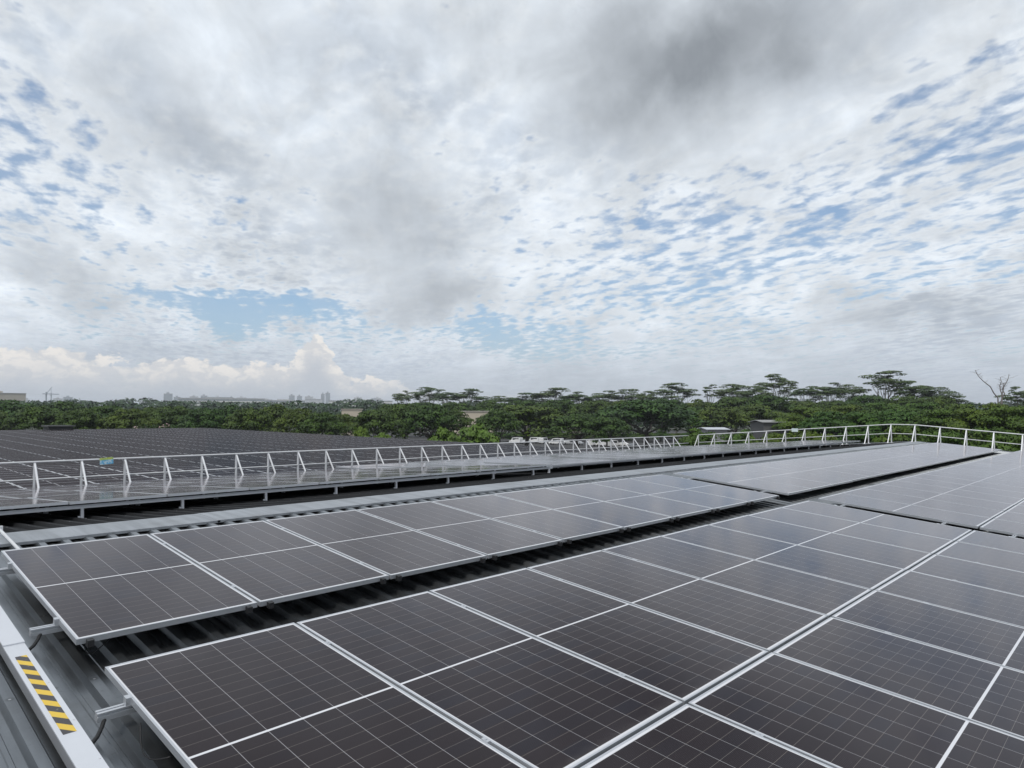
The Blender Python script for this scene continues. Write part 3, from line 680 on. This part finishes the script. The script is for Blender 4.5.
# far wood, one mass
def far_wood():
    rs = random.Random(3); cr = MB()
    for px in range(-120, 1200, 9):
        for dep, base, amp in ((520, 403, 2.2), (820, 402.5, 3.0), (1150, 401.5, 3.5)):
            py = base + amp * mnoise.noise(Vector((px * .018, dep, 0))) * 1.6 + rs.uniform(-.8, .8)
            if px < 160 and dep == 820: py -= 3.0 * math.exp(-((px - 128) / 60) ** 2) + 2.0 * math.exp(-((px - 10) / 40) ** 2)
            if px > 380: py += 1.5
            P = at(px + rs.uniform(-4, 4), dep + rs.uniform(-40, 40)); zt = ztop(py, dep); a = dep * .0125
            for q in range(5):
                pad(cr, Vector((P.x + rs.uniform(-a, a) * .5, P.y + rs.uniform(-a, a) * .5, zt - a * .45 - q * a * .55)), a, a * .42, 40, a * .22, rs)
    return cr.build('far_wood', leaf_mat('far_leaves', (.024, .042, .014), (.055, .082, .026)))
tag(far_wood(), 'distant mass of bluish green woods along the horizon', 'woods', kind='stuff')
# blossom shrub at the array's far edge
bl = empty('flowering_shrub', at(152, 125), label='shrub with white and pink blossom at the far edge of the dark array', cat='shrub')
rs = random.Random(8); c1 = MB(); c2_ = MB(); tk = MB(); zt = ztop(424.5, 125) - GZ
for i in range(12):
    p = Vector((RIGHT.x, RIGHT.y, 0)) * rs.uniform(-3.0, 3.0) + Vector((0, 0, zt - rs.uniform(.4, 1.8)))
    pad(c1, p, .9, .6, 60, .16, rs); limb(tk, (0, 0, 0), p, .07, .03, rs, 3)
    if i % 2: pad(c2_, p + Vector((0, 0, .25)), .6, .35, 26, .13, rs)
c1.build('foliage', LEAF_RAIN, bl); c2_.build('blossom', simple('pink_white_blossom', (.62, .42, .44), .7, 0, .4, 4), bl); tk.build('stems', BARK, bl)

# ------------------------------------------------------------------ buildings beyond
def wmat(name, base, win, sx, sz, fx=.6, fz=.5, rough=.7):
    """wall with rows of windows (object metres)"""
    m, g, b = material(name); tc = g.n.new('ShaderNodeTexCoord'); x, y, z = g.sep(tc.outputs['Object'])
    hx = g.m('ADD', x, y)
    wx = g.m('LESS_THAN', g.m('FRACT', g.m('DIVIDE', hx, sx)), fx); wz = g.m('LESS_THAN', g.m('FRACT', g.m('DIVIDE', z, sz)), fz)
    n = g.noise(tc.outputs['Object'], .05, 4, .6)
    c = g.mix(n, tuple(v * .85 for v in base), tuple(v * 1.1 for v in base)); c = g.mix(g.m('MULTIPLY', wx, wz), c, win)
    g.put(b.inputs['Base Color'], c); b.inputs['Roughness'].default_value = rough; return m
WHITEB = wmat('white_tower_wall', (.62, .64, .66), (.34, .36, .40), 4.0, 3.2); GREYB = wmat('grey_tower_wall', (.42, .46, .50), (.26, .29, .33), 3.6, 3.2)
FACT = wmat('factory_wall', (.62, .62, .60), (.22, .25, .28), 400.0, 9.0, 1.0, .42); BEIGE = wmat('beige_wall', (.46, .41, .34), (.20, .19, .18), 5.0, 3.4, .5, .4)
PLAINB = simple('beige_plaster', (.52, .46, .37), .8, 0, .08, .3); CITYROOF = simple('city_roof', (.40, .40, .41), .8, 0, .1, .05)
yaw_view = math.atan2(FWD.y, FWD.x)
def block(name, label, px0, px1, py, dep, depth, mat, group=None, roofm=None, over=.0, low=None, rot=0, cat='building', caps=True):
    w = (px1 - px0) / FPX * dep; P = at((px0 + px1) / 2, dep); H = ztop(py, dep) - GZ
    o = empty(name, P, (0, 0, math.atan2(P.y - CAM.y, P.x - CAM.x) - R(90) + rot), label, cat, group)
    MB().box((-w / 2, 0, 0 if low is None else low), (w / 2, depth, H)).build('wall', mat, o)
    t = max(.25, H * .02)
    MB().box((-w / 2 - over, -over, H), (w / 2 + over, depth + over, H + t)).build('roof', roofm or CITYROOF, o)
    if caps: MB().box((-w * .2, depth * .3, H + t), (w * .12, depth * .6, H + t + H * .06)).build('lift_housing', mat, o)
    return o
block('office_block', 'beige office block with a flat roof above the trees, grey flank', -30, 20, 393.3, 900, 30, simple('office_plaster', (.42, .39, .34), .8, 0, .1, .1), over=.6)
city = [(a_, b_, py_ + (.6 if d_ in (2300, 2600) else 2.4), d_, m_) for a_, b_, py_, d_, m_ in [(164, 172, 393.5, 2300, GREYB), (174, 180, 395, 2500, GREYB), (190, 198, 394.5, 2700, WHITEB), (201, 207, 395.5, 2600, GREYB), (214, 222, 395, 2800, WHITEB), (229, 234, 395.6, 2700, GREYB), (237, 246, 395.5, 2900, WHITEB), (252, 258, 397, 2800, WHITEB), (262, 272, 397.5, 2500, WHITEB),
        (289, 294.5, 393.5, 2700, GREYB), (297, 302, 394, 2700, GREYB), (305, 313, 396.5, 2600, WHITEB), (321, 324.5, 393.8, 2600, GREYB), (325.5, 330, 392.8, 2600, GREYB), (340, 352, 398, 2700, WHITEB), (354, 362, 397.5, 2600, WHITEB), (366, 383, 397.5, 2100, GREYB), (374, 381, 396, 2400, WHITEB),
        (54, 62, 396.5, 2500, WHITEB), (64, 72, 395, 2500, GREYB), (20, 27, 396, 2400, WHITEB), (140, 150, 398, 2600, WHITEB)]]
for i, (a, b_, py, dep, m_) in enumerate(city):
    block('city_tower', f'{ordinal(i + 1)} hazy distant tower block on the skyline beyond the woods' if True else '', a, b_, py, dep, 40, m_, 'hazy skyline towers', low=0)
block('factory_hall', 'long white factory hall with grey window bands on the far skyline', 182, 262, 398.6, 1900, 60, FACT, low=0, over=1.0)
block('factory_hall', 'pale flat-roofed hall just right of the long white factory hall', 266, 304, 400.6, 2100, 60, FACT, low=0, over=1.0)
block('factory_hall', 'narrow pale hall between the slender grey towers on the skyline', 306, 322, 399.6, 2200, 50, WHITEB, low=0, over=1.0)
block('factory_hall', 'low pale hall with a wide roof at the far skyline end', 330, 392, 401, 2000, 60, FACT, low=0, over=1.0)
block('beige_hall', 'low beige flat building half hidden by the bright shrubs', 447, 494, 411.5, 300, 14, PLAINB, roofm=simple('pale_roof', (.55, .52, .47), .7), over=.4, caps=False)
block('beige_hall', 'small sandy building glimpsed between dark crowns', 342, 362, 409.5, 270, 10, PLAINB, over=.3, caps=False, roofm=simple('pale_roof_small', (.5, .46, .4), .7))
block('beige_hall', 'tiny pale roof peeping over brownish crowns', 566, 580, 412.5, 310, 10, PLAINB, over=.3, caps=False)
def shed(name, label, px0, px1, py, pe_, dep, depth, mat, roofm):
    w = (px1 - px0) / FPX * dep; P = at((px0 + px1) / 2, dep); H = ztop(py, dep) - GZ; E = ztop(pe_, dep) - GZ
    o = empty(name, P, (0, 0, yaw_view - R(90)), label, 'shed')
    MB().box((-w / 2 + .4, .4, 0), (w / 2 - .4, depth - .4, E - .05)).build('wall', mat, o)
    MB().prism([(0, E - .12), (0, E), (depth / 2, H), (depth, E), (depth, E - .12), (depth / 2, H - .12)], -w / 2, w / 2).build('roof', roofm, o)
    return o
shed('storage_shed', 'grey shed with a thin pale roof edge among bushes behind the railing', 706, 730, 427.6, 429.2, 118, 7, simple('grey_shed_wall', (.26, .26, .27), .8), simple('pale_sheet', (.46, .48, .52), .5))
shed('storage_shed', 'low grey-brown shed roof between bushes behind the gable railing', 762, 790, 420.0, 422.0, 128, 8, simple('dark_shed_wall', (.10, .10, .10), .8), simple('weathered_sheet', (.25, .25, .25), .6))
# tower cranes, far left
for i, px in enumerate((46, 51)):
    dep = 1500; P = at(px, dep); o = empty('tower_crane', P, (0, 0, R(30 + 50 * i)), f"thin hazy tower crane on the horizon, {('taller', 'shorter')[i]} of the two", 'crane', 'hazy tower cranes')
    H = ztop(392 + i, dep) - GZ; MB().box((-1, -1, 0), (1, 1, H)).build('mast', GREYB, o); MB().box((-9, -.7, H - 5), (32, .7, H - 3.4)).build('jib', GREYB, o)
    MB().tube([(0, 0, H - 4), (14, 0, H + 12)], .8, 6).build('luffing_boom', GREYB, o)

# ------------------------------------------------------------------ vehicles parked under the trees
GLS = simple('vehicle_glass', (.02, .024, .028), .15, 0, .1, 2); TYRE = simple('tyre', (.015, .015, .015), .8)
def vehicle(kind, P, rz, paint, label):
    o = empty('parked_' + kind, P, (0, 0, rz), label, kind, 'vehicles parked under the trees')
    L, Wd, H = (5.2, 1.9, 2.2) if kind == 'van' else (4.4, 1.78, 1.45)
    if kind == 'van': pr = [(-L / 2, .45), (L / 2, .45), (L / 2, 1.0), (L / 2 - .9, 1.25), (L / 2 - 1.5, H - .08), (L / 2 - 1.9, H), (-L / 2 + .1, H), (-L / 2, H - .15)]
    else: pr = [(-L / 2, .4), (L / 2, .4), (L / 2, .78), (L / 2 - 1.1, .92), (L / 2 - 1.8, H - .03), (-L / 2 + 1.2, H), (-L / 2 + .45, .98), (-L / 2, .92)]
    mb = MB(); n = len(pr); V = [(x, -Wd / 2 + (.12 if z > 1.2 else 0), z) for x, z in pr] + [(x, Wd / 2 - (.12 if z > 1.2 else 0), z) for x, z in pr]
    mb.add(V, [tuple(range(n)), tuple(range(2 * n - 1, n - 1, -1))] + [(i, i + n, (i + 1) % n + n, (i + 1) % n) for i in range(n)]); mb.build('body', paint, o)
    z0, z1 = (1.3, 1.95) if kind == 'van' else (.98, 1.34)
    MB().box((-L / 2 + (.5 if kind == 'van' else 1.0), -Wd / 2 - .01 + .09, z0), (L / 2 - 1.75, Wd / 2 + .01 - .09, z1)).build('side_window', GLS, o)
    a, bq = pr[3], pr[4]; MB().add([(a[0] + .0, -Wd / 2 + .2, a[1] + .05), (a[0], Wd / 2 - .2, a[1] + .05), (bq[0] + .03, Wd / 2 - .25, bq[1] - .03), (bq[0] + .03, -Wd / 2 + .25, bq[1] - .03)], [(0, 1, 2, 3)]).build('windscreen', GLS, o)
    for sx in (-1, 1):
        for sy in (-1, 1):
            wv = MB().tube([(sx * L * .31, sy * (Wd / 2 - .2), .33), (sx * L * .31, sy * (Wd / 2 + .01), .33)], .33, 12); wv.build('wheel', TYRE, o)
    return o
WP = simple('white_vehicle_paint', (.78, .78, .78), .35, 0, .04, 2); SP = simple('silver_vehicle_paint', (.45, .46, .48), .35, .3, .05, 2)
vs = [(516, 250, 'van', WP, 0), (527, 246, 'car', SP, 1), (534, 252, 'van', WP, 2), (544, 248, 'van', WP, 3), (556, 240, 'van', WP, 4), (566, 242, 'car', WP, 5), (577, 235, 'car', SP, 6), (594, 228, 'van', WP, 7), (603, 226, 'van', WP, 8), (613, 222, 'van', WP, 9), (622, 224, 'car', WP, 10), (634, 215, 'car', SP, 11), (648, 212, 'car', WP, 12), (664, 205, 'car', SP, 13), (488, 255, 'car', WP, 14), (480, 258, 'car', SP, 15)]
for px, dep, kind, pt, i in vs:
    vehicle(kind, at(px, dep, GZ + .03), trs.uniform(-.3, .3) + (R(0) if i % 2 else R(90)), pt, f"{ordinal(sum(1 for q in vs[:i + 1] if q[2] == kind and (q[3] is pt)))} {'white' if pt is WP else 'silver'} {kind} along the line parked under the dark crowns")

# ------------------------------------------------------------------ haze
hm = bpy.data.materials.new('haze_air'); hm.use_nodes = True; t = hm.node_tree; t.nodes.clear()
pv = t.nodes.new('ShaderNodeVolumePrincipled'); pv.inputs['Color'].default_value = (.86, .92, 1.0, 1); pv.inputs['Density'].default_value = 1.25e-4; pv.inputs['Anisotropy'].default_value = .0
ou = t.nodes.new('ShaderNodeOutputMaterial'); t.links.new(pv.outputs[0], ou.inputs['Volume'])
hz = MB().box((-9500, -9500, GZ - 1), (9500, 9500, 140)).build('haze', hm); tag(hz, 'thin pale haze in the air over the whole place', 'haze', kind='stuff')
